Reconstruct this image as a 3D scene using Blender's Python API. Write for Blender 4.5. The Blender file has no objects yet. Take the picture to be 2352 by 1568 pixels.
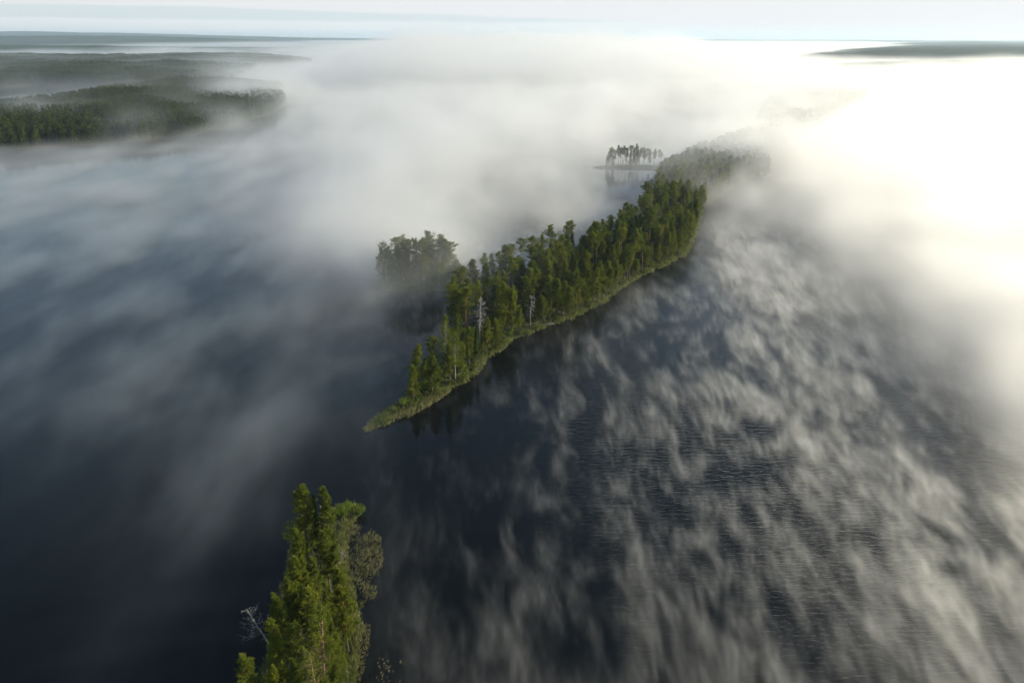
import bpy, math, random
import numpy as np
from mathutils import Vector, Matrix, Euler

# ------------------------------------------------------------------ camera, sky, sun, exposure
sc = bpy.context.scene
COL = sc.collection
W0, H0, F0 = 2352.0, 1568.0, 1568.0          # measuring frame of the photograph
CAM_H, PITCH, ROLL = 80.0, math.radians(23.9), math.radians(0.2)

cam_d = bpy.data.cameras.new('camera')
cam_d.sensor_width = 36.0
cam_d.lens = 36.0 * F0 / W0
cam_d.clip_start = 1.0
cam_d.clip_end = 60000.0
cam = bpy.data.objects.new('camera', cam_d)
COL.objects.link(cam)
CAM_R = Matrix.Rotation(math.pi / 2 - PITCH, 3, 'X') @ Matrix.Rotation(ROLL, 3, 'Z')
cam.matrix_world = Matrix.Translation((0, 0, CAM_H)) @ CAM_R.to_4x4()
sc.camera = cam

SUN_AZ, SUN_EL = 75.0, 19.0                  # degrees right of the view axis, above the horizon
SKY_STRENGTH, SUN_STRENGTH = 0.125, 5.0
EXPOSURE = 0.7
sc.view_settings.view_transform = 'Standard'
sc.view_settings.look = 'None'
sc.view_settings.gamma = 1.0
sc.view_settings.use_curve_mapping = False
sc.view_settings.exposure = EXPOSURE

world = bpy.data.worlds.new('World')
sc.world = world
world.use_nodes = True
wn, wl = world.node_tree.nodes, world.node_tree.links
for n in list(wn): wn.remove(n)


def N(nodes, kind, **kw):
    n = nodes.new(kind)
    for k, v in kw.items(): setattr(n, k, v)
    return n


def mth(nt, op, a, b=None, c=None, clamp=False):
    n = nt.nodes.new('ShaderNodeMath'); n.operation = op; n.use_clamp = clamp
    for i, v in enumerate((a, b, c)):
        if v is None: continue
        if isinstance(v, (int, float)): n.inputs[i].default_value = v
        else: nt.links.new(v, n.inputs[i])
    return n.outputs[0]


def smooth(nt, x, lo, hi):
    n = nt.nodes.new('ShaderNodeMapRange'); n.interpolation_type = 'SMOOTHSTEP'
    nt.links.new(x, n.inputs[0])
    n.inputs[1].default_value = lo; n.inputs[2].default_value = hi
    return n.outputs[0]


def noise(nt, vec, scale, detail=4, rough=0.5, dist=0.0):
    n = nt.nodes.new('ShaderNodeTexNoise')
    nt.links.new(vec, n.inputs['Vector'])
    n.inputs['Scale'].default_value = scale; n.inputs['Detail'].default_value = detail
    n.inputs['Roughness'].default_value = rough; n.inputs['Distortion'].default_value = dist
    return n.outputs['Fac']


def mixc(nt, f, a, b):
    n = nt.nodes.new('ShaderNodeMix'); n.data_type = 'RGBA'
    for s, v in ((n.inputs[0], f), (n.inputs[6], a), (n.inputs[7], b)):
        if isinstance(v, (int, float)): s.default_value = v
        elif isinstance(v, tuple): s.default_value = (*v, 1)
        else: nt.links.new(v, s)
    return n.outputs[2]


def mapping(nt, vec, scale=(1, 1, 1), rot=(0, 0, 0)):
    n = nt.nodes.new('ShaderNodeMapping')
    nt.links.new(vec, n.inputs['Vector'])
    n.inputs['Scale'].default_value = scale; n.inputs['Rotation'].default_value = rot
    return n.outputs[0]


sky = N(wn, 'ShaderNodeTexSky', sky_type='NISHITA', sun_disc=False)
sky.sun_elevation = math.radians(SUN_EL)
sky.sun_rotation = math.radians(SUN_AZ)
sky.altitude = 100; sky.air_density = 1.0; sky.dust_density = 0.6; sky.ozone_density = 1.0
wnt = world.node_tree
tc = N(wn, 'ShaderNodeTexCoord')
sep = N(wn, 'ShaderNodeSeparateXYZ'); wl.new(tc.outputs['Generated'], sep.inputs[0])
el = mth(wnt, 'MULTIPLY', mth(wnt, 'ARCSINE', sep.outputs[2]), 57.2958)         # elevation, degrees
az = mth(wnt, 'MULTIPLY', mth(wnt, 'ARCTAN2', sep.outputs[0], sep.outputs[1]), 57.2958)
cv = mapping(wnt, tc.outputs['Generated'], (3, 3, 40))
n1 = noise(wnt, cv, 2.5, 5, 0.55)
edge = mth(wnt, 'SUBTRACT', mth(wnt, 'SUBTRACT', 1.45, mth(wnt, 'MULTIPLY', az, 0.034)), mth(wnt, 'MULTIPLY', mth(wnt, 'MULTIPLY', az, az), 0.00065))  # lower edge of the high cloud sheet
elw = mth(wnt, 'ADD', el, mth(wnt, 'MULTIPLY', mth(wnt, 'SUBTRACT', n1, 0.5), 0.35))
dd = mth(wnt, 'SUBTRACT', elw, edge)
toright = smooth(wnt, az, -15.0, 55.0)
sheet = mth(wnt, 'MULTIPLY', smooth(wnt, dd, -0.05, 0.12),
            mth(wnt, 'SUBTRACT', 1.0, smooth(wnt, mth(wnt, 'SUBTRACT', el, mth(wnt, 'MULTIPLY', toright, 11.0)), 2.8, 7.0)))
low = mth(wnt, 'SUBTRACT', 1.0, smooth(wnt, elw, 1.05, 1.25))                     # bright band on the horizon
puff = smooth(wnt, noise(wnt, mapping(wnt, tc.outputs['Generated'], (9, 9, 110)), 3.0, 4, 0.55), 0.62, 0.74)
gap = mixc(wnt, mth(wnt, 'MULTIPLY', puff, 0.5), (3.5, 3.9, 4.05), (4.2, 4.3, 4.3))
nearel = mth(wnt, 'SUBTRACT', 1.0, smooth(wnt, el, 2.0, 7.0))
c1 = mixc(wnt, mth(wnt, 'MULTIPLY', nearel, 0.95), sky.outputs[0], gap)
c2 = mixc(wnt, mth(wnt, 'MULTIPLY', low, 0.9), c1, (4.45, 4.6, 4.55))
c3 = mixc(wnt, mth(wnt, 'MULTIPLY', sheet, 0.95), c2, (4.35, 4.35, 4.4))
bg = N(wn, 'ShaderNodeBackground'); wl.new(c3, bg.inputs[0]); bg.inputs[1].default_value = SKY_STRENGTH
wo = N(wn, 'ShaderNodeOutputWorld'); wl.new(bg.outputs[0], wo.inputs[0])

sun_d = bpy.data.lights.new('sun', 'SUN')
sun_d.energy = SUN_STRENGTH; sun_d.angle = math.radians(0.5); sun_d.color = (1.0, 0.90, 0.66)
sun = bpy.data.objects.new('sun', sun_d); COL.objects.link(sun)
a_, e_ = math.radians(SUN_AZ), math.radians(SUN_EL)
SUN_DIR = Vector((math.sin(a_) * math.cos(e_), math.cos(a_) * math.cos(e_), math.sin(e_)))
sun.rotation_euler = SUN_DIR.to_track_quat('Z', 'Y').to_euler()
sun.location = (200, 0, 300)

cy = sc.cycles
cy.max_bounces = 8; cy.diffuse_bounces = 2; cy.glossy_bounces = 2; cy.transmission_bounces = 4
cy.volume_bounces = 2; cy.transparent_max_bounces = 16
cy.use_denoising = True
cy.volume_step_rate = 1.0; cy.volume_max_steps = 512
cy.sample_clamp_indirect = 8.0
try: cy.use_light_tree = False
except Exception: pass

rng = np.random.default_rng(7)
random.seed(7)


# ------------------------------------------------------------------ measuring helpers
def ray(u, v):
    d = CAM_R @ Vector(((u - W0 / 2) / F0, -(v - H0 / 2) / F0, -1.0))
    return d


def G(u, v, z=0.0):
    """Point of the level z that the photograph shows at (u, v)."""
    d = ray(u, v)
    t = (z - CAM_H) / d.z
    return Vector((d.x * t, d.y * t, z))


_Ri = np.array(CAM_R.transposed())


def project(P):
    """World points (n, 3) -> measuring-frame coordinates (u, v)."""
    q = (P - np.array([0, 0, CAM_H])) @ _Ri.T
    w = np.maximum(-q[:, 2], 1e-3)
    return W0 / 2 + F0 * q[:, 0] / w, H0 / 2 - F0 * q[:, 1] / w


def tag(o, label=None, cat=None, group=None, kind=None):
    if label: o['label'] = label
    if cat: o['category'] = cat
    if group: o['group'] = group
    if kind: o['kind'] = kind
    return o


def new_mesh(name, verts, faces, mat=None, smooth_=False):
    me = bpy.data.meshes.new(name)
    if isinstance(verts, np.ndarray) and isinstance(faces, np.ndarray):
        nv, nf, k = len(verts), len(faces), faces.shape[1]
        me.vertices.add(nv); me.vertices.foreach_set('co', verts.astype(np.float32).ravel())
        me.loops.add(nf * k); me.loops.foreach_set('vertex_index', faces.astype(np.int32).ravel())
        me.polygons.add(nf)
        me.polygons.foreach_set('loop_start', np.arange(0, nf * k, k, dtype=np.int32))
        me.update(calc_edges=True)
    else:
        me.from_pydata([tuple(v) for v in verts], [], [tuple(f) for f in faces])
        me.update()
    if mat: me.materials.append(mat)
    if smooth_: me.polygons.foreach_set('use_smooth', [True] * len(me.polygons))
    return me


def obj(name, me, parent=None):
    o = bpy.data.objects.new(name, me); COL.objects.link(o)
    if parent: o.parent = parent
    return o


# value noise in numpy ------------------------------------------------
_T = np.random.default_rng(3).random((64, 64, 64)).astype(np.float32)


def vnoise(x, y, z=0.0):
    x, y, z = np.broadcast_arrays(np.float32(x), np.float32(y), np.float32(z))
    xi, yi, zi = np.floor(x), np.floor(y), np.floor(z)
    fx, fy, fz = x - xi, y - yi, z - zi
    fx = fx * fx * (3 - 2 * fx); fy = fy * fy * (3 - 2 * fy); fz = fz * fz * (3 - 2 * fz)
    xi = xi.astype(np.int32) & 63; yi = yi.astype(np.int32) & 63; zi = zi.astype(np.int32) & 63
    x1, y1, z1 = (xi + 1) & 63, (yi + 1) & 63, (zi + 1) & 63
    a = _T[xi, yi, zi] * (1 - fx) + _T[x1, yi, zi] * fx
    b = _T[xi, y1, zi] * (1 - fx) + _T[x1, y1, zi] * fx
    c = _T[xi, yi, z1] * (1 - fx) + _T[x1, yi, z1] * fx
    d = _T[xi, y1, z1] * (1 - fx) + _T[x1, y1, z1] * fx
    return (a * (1 - fy) + b * fy) * (1 - fz) + (c * (1 - fy) + d * fy) * fz


def fbm(x, y, z=0.0, octv=4, gain=0.5, lac=2.03):
    s, a, t = 0, 1.0, 0
    for i in range(octv):
        s = s + a * vnoise(x * lac ** i + 11.3 * i, y * lac ** i + 5.7 * i, z * lac ** i + 3.1 * i)
        t += a; a *= gain
    return s / t


def sstep(x, a, b):
    t = np.clip((x - a) / (b - a), 0, 1)
    return t * t * (3 - 2 * t)


# ------------------------------------------------------------------ materials
def mat_new(name):
    m = bpy.data.materials.new(name); m.use_nodes = True
    nt = m.node_tree
    for n in list(nt.nodes): nt.nodes.remove(n)
    out = nt.nodes.new('ShaderNodeOutputMaterial')
    return m, nt, out


def mat_foliage(name, dark, light, trans=0.35, rnd=0.5, ns=0.55):
    m, nt, out = mat_new(name)
    oi = nt.nodes.new('ShaderNodeObjectInfo'); tcn = nt.nodes.new('ShaderNodeTexCoord')
    geo = nt.nodes.new('ShaderNodeNewGeometry')
    n = noise(nt, geo.outputs['Position'], ns, 2, 0.6)
    f = mth(nt, 'ADD', mth(nt, 'MULTIPLY', oi.outputs['Random'], rnd), mth(nt, 'MULTIPLY', smooth(nt, n, 0.3, 0.7), 1 - rnd))
    c = mixc(nt, f, dark, light)
    d = nt.nodes.new('ShaderNodeBsdfDiffuse'); t = nt.nodes.new('ShaderNodeBsdfTranslucent')
    nt.links.new(c, d.inputs[0]); nt.links.new(c, t.inputs[0])
    mx = nt.nodes.new('ShaderNodeMixShader'); mx.inputs[0].default_value = trans
    nt.links.new(d.outputs[0], mx.inputs[1]); nt.links.new(t.outputs[0], mx.inputs[2])
    nt.links.new(mx.outputs[0], out.inputs['Surface'])
    return m


def mat_bark(name, low, high):
    m, nt, out = mat_new(name)
    tcn = nt.nodes.new('ShaderNodeTexCoord'); s = nt.nodes.new('ShaderNodeSeparateXYZ')
    nt.links.new(tcn.outputs['Object'], s.inputs[0])
    n = noise(nt, tcn.outputs['Object'], 2.5, 4, 0.6)
    f = smooth(nt, mth(nt, 'ADD', s.outputs[2], mth(nt, 'MULTIPLY', n, 3.0)), 4.0, 9.0)
    c = mixc(nt, f, low, high)
    c = mixc(nt, mth(nt, 'MULTIPLY', smooth(nt, noise(nt, tcn.outputs['Object'], 9.0, 3), 0.45, 0.7), 0.4), c, (0.05, 0.04, 0.035))
    b = nt.nodes.new('ShaderNodeBsdfPrincipled')
    nt.links.new(c, b.inputs['Base Color']); b.inputs['Roughness'].default_value = 0.9
    b.inputs['Specular IOR Level'].default_value = 0.1
    nt.links.new(b.outputs[0], out.inputs['Surface'])
    return m


M_PINE = mat_foliage('pine_needles', (0.055, 0.085, 0.014), (0.21, 0.235, 0.028), 0.46, 0.45)
M_SPRUCE = mat_foliage('spruce_needles', (0.03, 0.055, 0.015), (0.07, 0.10, 0.02), 0.3, 0.5)
M_BIRCH = mat_foliage('birch_leaves', (0.085, 0.13, 0.018), (0.16, 0.21, 0.030), 0.45, 0.5)
M_FAR = mat_foliage('far_needles', (0.022, 0.040, 0.014), (0.085, 0.105, 0.022), 0.3, 0.6)
M_GRASS = mat_foliage('shore_grass', (0.10, 0.13, 0.025), (0.24, 0.24, 0.09), 0.4, 0.1, 0.9)
M_UNDER = mat_foliage('undergrowth_leaves', (0.022, 0.04, 0.010), (0.12, 0.16, 0.022), 0.35, 0.1, 0.5)
M_REED = mat_foliage('reed_stems', (0.19, 0.19, 0.08), (0.36, 0.34, 0.17), 0.3, 0.1)
M_BARK = mat_bark('pine_bark', (0.10, 0.075, 0.06), (0.26, 0.14, 0.075))
M_DEAD = mat_bark('dead_wood', (0.22, 0.21, 0.20), (0.32, 0.31, 0.30))
M_PALE = mat_bark('bleached_bark', (0.20, 0.15, 0.11), (0.30, 0.20, 0.13))
M_WHITE = mat_bark('birch_bark', (0.35, 0.34, 0.32), (0.45, 0.43, 0.40))


def mat_ground():
    m, nt, out = mat_new('forest_floor')
    geo = nt.nodes.new('ShaderNodeNewGeometry')
    n = noise(nt, geo.outputs['Position'], 0.35, 5, 0.6)
    n2 = noise(nt, geo.outputs['Position'], 2.0, 4, 0.6)
    c = mixc(nt, smooth(nt, n, 0.4, 0.65), (0.030, 0.028, 0.014), (0.055, 0.065, 0.020))
    c = mixc(nt, smooth(nt, n2, 0.5, 0.7), c, (0.07, 0.06, 0.035))
    s = nt.nodes.new('ShaderNodeSeparateXYZ'); nt.links.new(geo.outputs['Position'], s.inputs[0])
    sh = mth(nt, 'SUBTRACT', 1.0, smooth(nt, s.outputs[2], 0.15, 0.55))
    c = mixc(nt, sh, c, (0.05, 0.05, 0.028))
    b = nt.nodes.new('ShaderNodeBsdfPrincipled'); nt.links.new(c, b.inputs['Base Color'])
    b.inputs['Roughness'].default_value = 0.95; b.inputs['Specular IOR Level'].default_value = 0.1
    nt.links.new(b.outputs[0], out.inputs['Surface'])
    return m


M_GROUND = mat_ground()


def mat_hill():
    m, nt, out = mat_new('wooded_hill')
    geo = nt.nodes.new('ShaderNodeNewGeometry')
    n = noise(nt, geo.outputs['Position'], 0.0022, 5, 0.55)
    n2 = noise(nt, mapping(nt, geo.outputs['Position'], (1, 0.4, 1)), 0.05, 3, 0.6)
    c = mixc(nt, smooth(nt, n, 0.42, 0.62), (0.022, 0.038, 0.016), (0.055, 0.07, 0.028))
    c = mixc(nt, mth(nt, 'MULTIPLY', smooth(nt, n2, 0.4, 0.7), 0.5), c, (0.018, 0.03, 0.015))
    b = nt.nodes.new('ShaderNodeBsdfPrincipled'); nt.links.new(c, b.inputs['Base Color'])
    b.inputs['Roughness'].default_value = 1.0; b.inputs['Specular IOR Level'].default_value = 0.0
    bp = nt.nodes.new('ShaderNodeBump'); bp.inputs['Strength'].default_value = 1.0; bp.inputs['Distance'].default_value = 12.0
    nt.links.new(n2, bp.inputs['Height']); nt.links.new(bp.outputs[0], b.inputs['Normal'])
    nt.links.new(b.outputs[0], out.inputs['Surface'])
    return m


M_HILL = mat_hill()


def mat_water():
    m, nt, out = mat_new('lake_water')
    geo = nt.nodes.new('ShaderNodeNewGeometry')
    P = geo.outputs['Position']
    s = nt.nodes.new('ShaderNodeSeparateXYZ'); nt.links.new(P, s.inputs[0])
    # short wind ripples, crests across the view, broken up in length
    w1 = noise(nt, mapping(nt, P, (0.32, 1.25, 1), (0, 0, 0.05)), 1.0, 3, 0.55, 0.25)
    w2 = noise(nt, mapping(nt, P, (0.9, 2.6, 1), (0, 0, -0.12)), 1.0, 2, 0.5, 0.2)
    hgt = mth(nt, 'ADD', w1, mth(nt, 'MULTIPLY', w2, 0.45))
    # calm in the lee of the ridge, ruffled out on the open water to the right
    wide = noise(nt, mapping(nt, P, (1, 0.45, 1)), 0.018, 3, 0.5)
    side = smooth(nt, mth(nt, 'ADD', s.outputs[0], mth(nt, 'MULTIPLY', wide, 60.0)), 5.0, 75.0)
    nearer = mth(nt, 'SUBTRACT', 1.0, smooth(nt, s.outputs[1], 330.0, 420.0))
    amt = mth(nt, 'ADD', 0.05, mth(nt, 'MULTIPLY', mth(nt, 'MULTIPLY', side, nearer), mth(nt, 'ADD', 0.35, smooth(nt, wide, 0.35, 0.65))))
    bp = nt.nodes.new('ShaderNodeBump'); bp.inputs['Distance'].default_value = 0.32
    nt.links.new(amt, bp.inputs['Strength']); nt.links.new(hgt, bp.inputs['Height'])
    b = nt.nodes.new('ShaderNodeBsdfPrincipled')
    b.inputs['Base Color'].default_value = (0.0012, 0.002, 0.0022, 1)
    b.inputs['Roughness'].default_value = 0.04; b.inputs['IOR'].default_value = 1.33; b.inputs['Specular IOR Level'].default_value = 0.25
    nt.links.new(bp.outputs[0], b.inputs['Normal'])
    nt.links.new(b.outputs[0], out.inputs['Surface'])
    return m


M_WATER = mat_water()

# ------------------------------------------------------------------ the lake and the lands
R = 30000.0
me = new_mesh('water', np.array([(-R, -2000, 0), (R, -2000, 0), (R, R, 0), (-R, R, 0)], float), np.array([(0, 1, 2, 3)]), M_WATER)
tag(obj('water', me), kind='structure')


def poly_world(px):
    return np.array([tuple(G(u, v))[:2] for u, v in px])


def densify(p, step):
    out = []
    for i in range(len(p)):
        a, b = p[i], p[(i + 1) % len(p)]
        n = max(1, int(np.linalg.norm(b - a) / step))
        for k in range(n): out.append(a + (b - a) * k / n)
    return np.array(out)


def inside(p, x, y):
    r = np.zeros(np.shape(x), bool)
    n = len(p)
    for i in range(n):
        x1, y1 = p[i]; x2, y2 = p[(i + 1) % n]
        if y1 == y2: continue
        c = ((y1 > y) != (y2 > y)) & (x < (x2 - x1) * (y - y1) / (y2 - y1) + x1)
        r ^= c
    return r


def edge_dist(p, x, y):
    d = np.full(np.shape(x), 1e9)
    for i in range(len(p)):
        x1, y1 = p[i]; x2, y2 = p[(i + 1) % len(p)]
        vx, vy = x2 - x1, y2 - y1
        t = np.clip(((x - x1) * vx + (y - y1) * vy) / (vx * vx + vy * vy + 1e-9), 0, 1)
        d = np.minimum(d, np.hypot(x - x1 - t * vx, y - y1 - t * vy))
    return d


class Land:
    def __init__(s, name, poly, top, slope, cell, mat=M_GROUND, rough=0.5, nscale=0.08, kind='structure', jag=0.6):
        s.p = poly; s.top = top; s.slope = slope; s.rough = rough; s.ns = nscale; s.jag = jag
        x0, y0 = poly.min(0) - 3 * cell; x1, y1 = poly.max(0) + 3 * cell
        nx, ny = int((x1 - x0) / cell) + 2, int((y1 - y0) / cell) + 2
        X, Y = np.meshgrid(np.linspace(x0, x1, nx), np.linspace(y0, y1, ny))
        Z = s.h(X, Y)
        idx = np.arange(nx * ny).reshape(ny, nx)
        q = np.stack([idx[:-1, :-1], idx[:-1, 1:], idx[1:, 1:], idx[1:, :-1]], -1).reshape(-1, 4)
        keep = (Z.ravel()[q] > -0.45).any(1)
        q = q[keep]
        used = np.unique(q); remap = np.zeros(nx * ny, int); remap[used] = np.arange(len(used))
        V = np.stack([X.ravel(), Y.ravel(), Z.ravel()], -1)[used]
        s.o = tag(obj(name, new_mesh(name, V, remap[q], mat, True)), kind=kind)

    def h(s, x, y):
        d = edge_dist(s.p, x, y); ins = inside(s.p, x, y)
        sd = np.where(ins, d, -d) + (vnoise(x * 0.35, y * 0.35, 4.0) - 0.5) * s.jag * 2
        z = np.where(sd > 0, s.top * (1 - np.exp(-np.maximum(sd, 0) / s.slope)), sd * 0.5)
        z = z + np.where(sd > 0, (fbm(x * s.ns, y * s.ns, 1.7, 3) - 0.5) * 2 * s.rough * np.clip(sd / (s.slope * 1.5), 0, 1), 0)
        return np.maximum(z, -0.5) + np.where(sd > 0, 0.12, 0)

    def hz(s, x, y):
        return float(s.h(np.array([x]), np.array([y]))[0])


RIDGE_RIGHT = [(835, 990), (870, 977), (930, 950), (1000, 914), (1060, 880), (1100, 848), (1130, 815), (1170, 785), (1240, 757),
               (1330, 724), (1390, 692), (1420, 667), (1470, 637), (1530, 607), (1570, 587), (1590, 562), (1600, 520), (1622, 470),
               (1680, 432), (1750, 405), (1790, 365), (1860, 320), (1935, 270), (1990, 235), (2060, 205), (2150, 188)]
RIDGE_LEFT = [(2090, 176), (1990, 180), (1900, 195), (1820, 215), (1760, 250), (1735, 290), (1720, 325), (1650, 355), (1560, 395), (1505, 425), (1462, 500), (1395, 560), (1300, 590),
              (1180, 625), (1090, 660), (1045, 690), (1030, 745), (1000, 800), (968, 850), (930, 905), (905, 938), (860, 962)]
ridge = Land('ridge_ground', poly_world(RIDGE_RIGHT + RIDGE_LEFT), 3.2, 9.0, 1.2, jag=1.3)
FORE_PX = [(770, 1172), (808, 1164), (820, 1178), (800, 1205), (788, 1235), (792, 1300), (812, 1380), (822, 1450), (818, 1520), (800, 1600), (800, 1900),
           (560, 1900), (580, 1640), (622, 1520), (640, 1440), (655, 1360), (672, 1290), (682, 1235), (712, 1200)]
fore = Land('islet_ground', poly_world(FORE_PX), 1.3, 4.0, 0.7, rough=0.25, nscale=0.2, jag=0.4)
PEN_PX = [(1060, 655), (1010, 668), (940, 672), (880, 668), (860, 655), (885, 638), (950, 626), (1010, 622), (1060, 630)]
pen = Land('point_ground', poly_world(PEN_PX), 1.6, 5.0, 1.5)
SPIT_PX = [(1362, 385.5), (1385, 387.5), (1450, 389), (1530, 390), (1540, 382), (1460, 381), (1400, 382)]
spit = Land('spit_ground', poly_world(SPIT_PX), 1.5, 4.0, 1.5, rough=0.2, jag=0.3)

# wooded lands across the water, far to the left and right
SHORE1 = [(-260, 352), (0, 346), (70, 341), (120, 336), (190, 336), (260, 326), (330, 325), (400, 314), (450, 312), (500, 296), (545, 294), (580, 276), (625, 262), (660, 240), (640, 226), (655, 212), (610, 210), (560, 206), (430, 208),
          (300, 214), (210, 230), (130, 250), (60, 258), (0, 263), (-260, 270)]
SHORE2 = [(-400, 205), (0, 203), (100, 197), (220, 200), (330, 207), (440, 203), (540, 196), (560, 172), (600, 158), (720, 150), (700, 141), (560, 136), (300, 139), (80, 141), (-400, 146)]
far1 = Land('far_shore_ground', poly_world(SHORE1), 7.0, 60.0, 9.0, rough=13.0, nscale=0.008, jag=4)
far2 = Land('far_shore_ground', poly_world(SHORE2), 12.0, 120.0, 22.0, rough=12.0, nscale=0.005, jag=3)
# right far woods
SHORE3 = [(1800, 208), (1860, 196), (1960, 186), (2060, 176), (2200, 170), (2600, 176), (2600, 160), (2300, 152), (2050, 155), (1900, 163), (1800, 178), (1770, 192)]
SHORE4 = [(1800, 149), (1900, 143), (2100, 140), (2352, 143), (2800, 146), (2800, 106), (2352, 108.5), (2150, 109.5), (2050, 112), (1950, 120), (1850, 134)]
far3 = Land('far_shore_ground', poly_world(SHORE3), 9.0, 80.0, 14.0, rough=4.0, nscale=0.008, jag=3)
far4 = Land('far_shore_ground', poly_world(SHORE4), 22.0, 250.0, 60.0, mat=M_HILL, rough=9.0, nscale=0.002, jag=3)


def hill_range(name, y0, depth, xa, xb, peak, seed, nx=160, ny=14, fade=0.0):
    xs = np.linspace(xa, xb, nx); ts = np.linspace(0, 1, ny)
    X, Tt = np.meshgrid(xs, ts)
    Y = y0 + Tt * depth
    env = np.sin(np.pi * np.clip(Tt, 0, 1)) ** 0.6
    Z = peak(X) * env * (0.75 + 0.5 * fbm(X / 1500 + seed, Y / 1500, seed, 4)) + (fbm(X / 260, Y / 260, seed, 3) - 0.5) * 10 * env - 0.5
    idx = np.arange(nx * ny).reshape(ny, nx)
    q = np.stack([idx[:-1, :-1], idx[:-1, 1:], idx[1:, 1:], idx[1:, :-1]], -1).reshape(-1, 4)
    V = np.stack([X.ravel(), Y.ravel(), Z.ravel()], -1)
    return tag(obj(name, new_mesh(name, V, q, M_HILL, True)), kind='structure')


hill_range('hills', 3700, 1600, -6000, -700, lambda x: 26 + 12 * sstep(-x, 1500, 3500), 1.0)
hill_range('hills', 6800, 2400, -11000, -1500, lambda x: 75 * sstep(-x, 1200, 4500) + 20, 2.0)
hill_range('hills', 11500, 5000, -20000, -1500, lambda x: 60 + 110 * sstep(-x, 1500, 9000), 3.0, 260)
hill_range('hills', 8000, 3000, 3500, 14000, lambda x: 60 * sstep(x, 3500, 6000), 4.0)
hill_range('hills', 16000, 6000, -12000, 24000, lambda x: 75 + 0 * x, 5.0, 260)

# ------------------------------------------------------------------ trees
class MB:
    def __init__(s): s.v = []; s.f = []; s.n = 0

    def add(s, v, f):
        s.v.append(np.asarray(v, float)); s.f.append(np.asarray(f, int) + s.n); s.n += len(v)

    def tube(s, pts, rad, k=5):
        pts = np.asarray(pts, float); n = len(pts)
        a = np.arange(k) * 2 * math.pi / k
        V = []
        for i in range(n):
            d = pts[min(i + 1, n - 1)] - pts[max(i - 1, 0)]; d = d / (np.linalg.norm(d) + 1e-9)
            u = np.cross(d, (0.3, 0.9, 0.1) if abs(d[2]) > 0.8 else (0, 0, 1)); u /= np.linalg.norm(u) + 1e-9
            w = np.cross(d, u)
            V.append(pts[i] + rad[i] * (np.cos(a)[:, None] * u + np.sin(a)[:, None] * w))
        F = []
        for i in range(n - 1):
            for j in range(k):
                p, q = i * k + j, i * k + (j + 1) % k
                F.append((p, q, q + k)); F.append((p, q + k, p + k))
        s.add(np.concatenate(V), F)

    def blades(s, P, D, L, Wd, r):
        """One narrow triangle per row: base P, direction D, length L, width Wd."""
        n = len(P)
        q = r.normal(size=(n, 3)); side = np.cross(D, q); side /= np.linalg.norm(side, axis=1, keepdims=True) + 1e-9
        L = np.broadcast_to(L, n)[:, None]; Wd = np.broadcast_to(Wd, n)[:, None]
        V = np.stack([P - side * Wd * 0.5 + D * L * 0.35, P, P + side * Wd * 0.5 + D * L * 0.35, P + D * L], 1).reshape(-1, 3)
        b = np.arange(n)[:, None] * 4
        s.add(V, np.concatenate([b + np.array([[0, 1, 2]]), b + np.array([[0, 2, 3]])], 0))

    def mesh(s, name, mat, smooth_=False):
        return new_mesh(name, np.concatenate(s.v), np.concatenate(s.f), mat, smooth_)


def unit(a): return a / (np.linalg.norm(a, axis=-1, keepdims=True) + 1e-9)


def trunk_curve(r, H, lean=0.02, n=9):
    t = np.linspace(0, 1, n)
    ph = r.uniform(0, 6.28); b = r.uniform(0.1, 0.35)
    lx, ly = r.normal(0, lean, 2) * H
    x = lx * t + b * np.sin(t * 4 + ph) * t; y = ly * t + b * np.cos(t * 3.3 + ph) * t
    return np.stack([x - x[0], y - y[0], t * H], 1)


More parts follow.
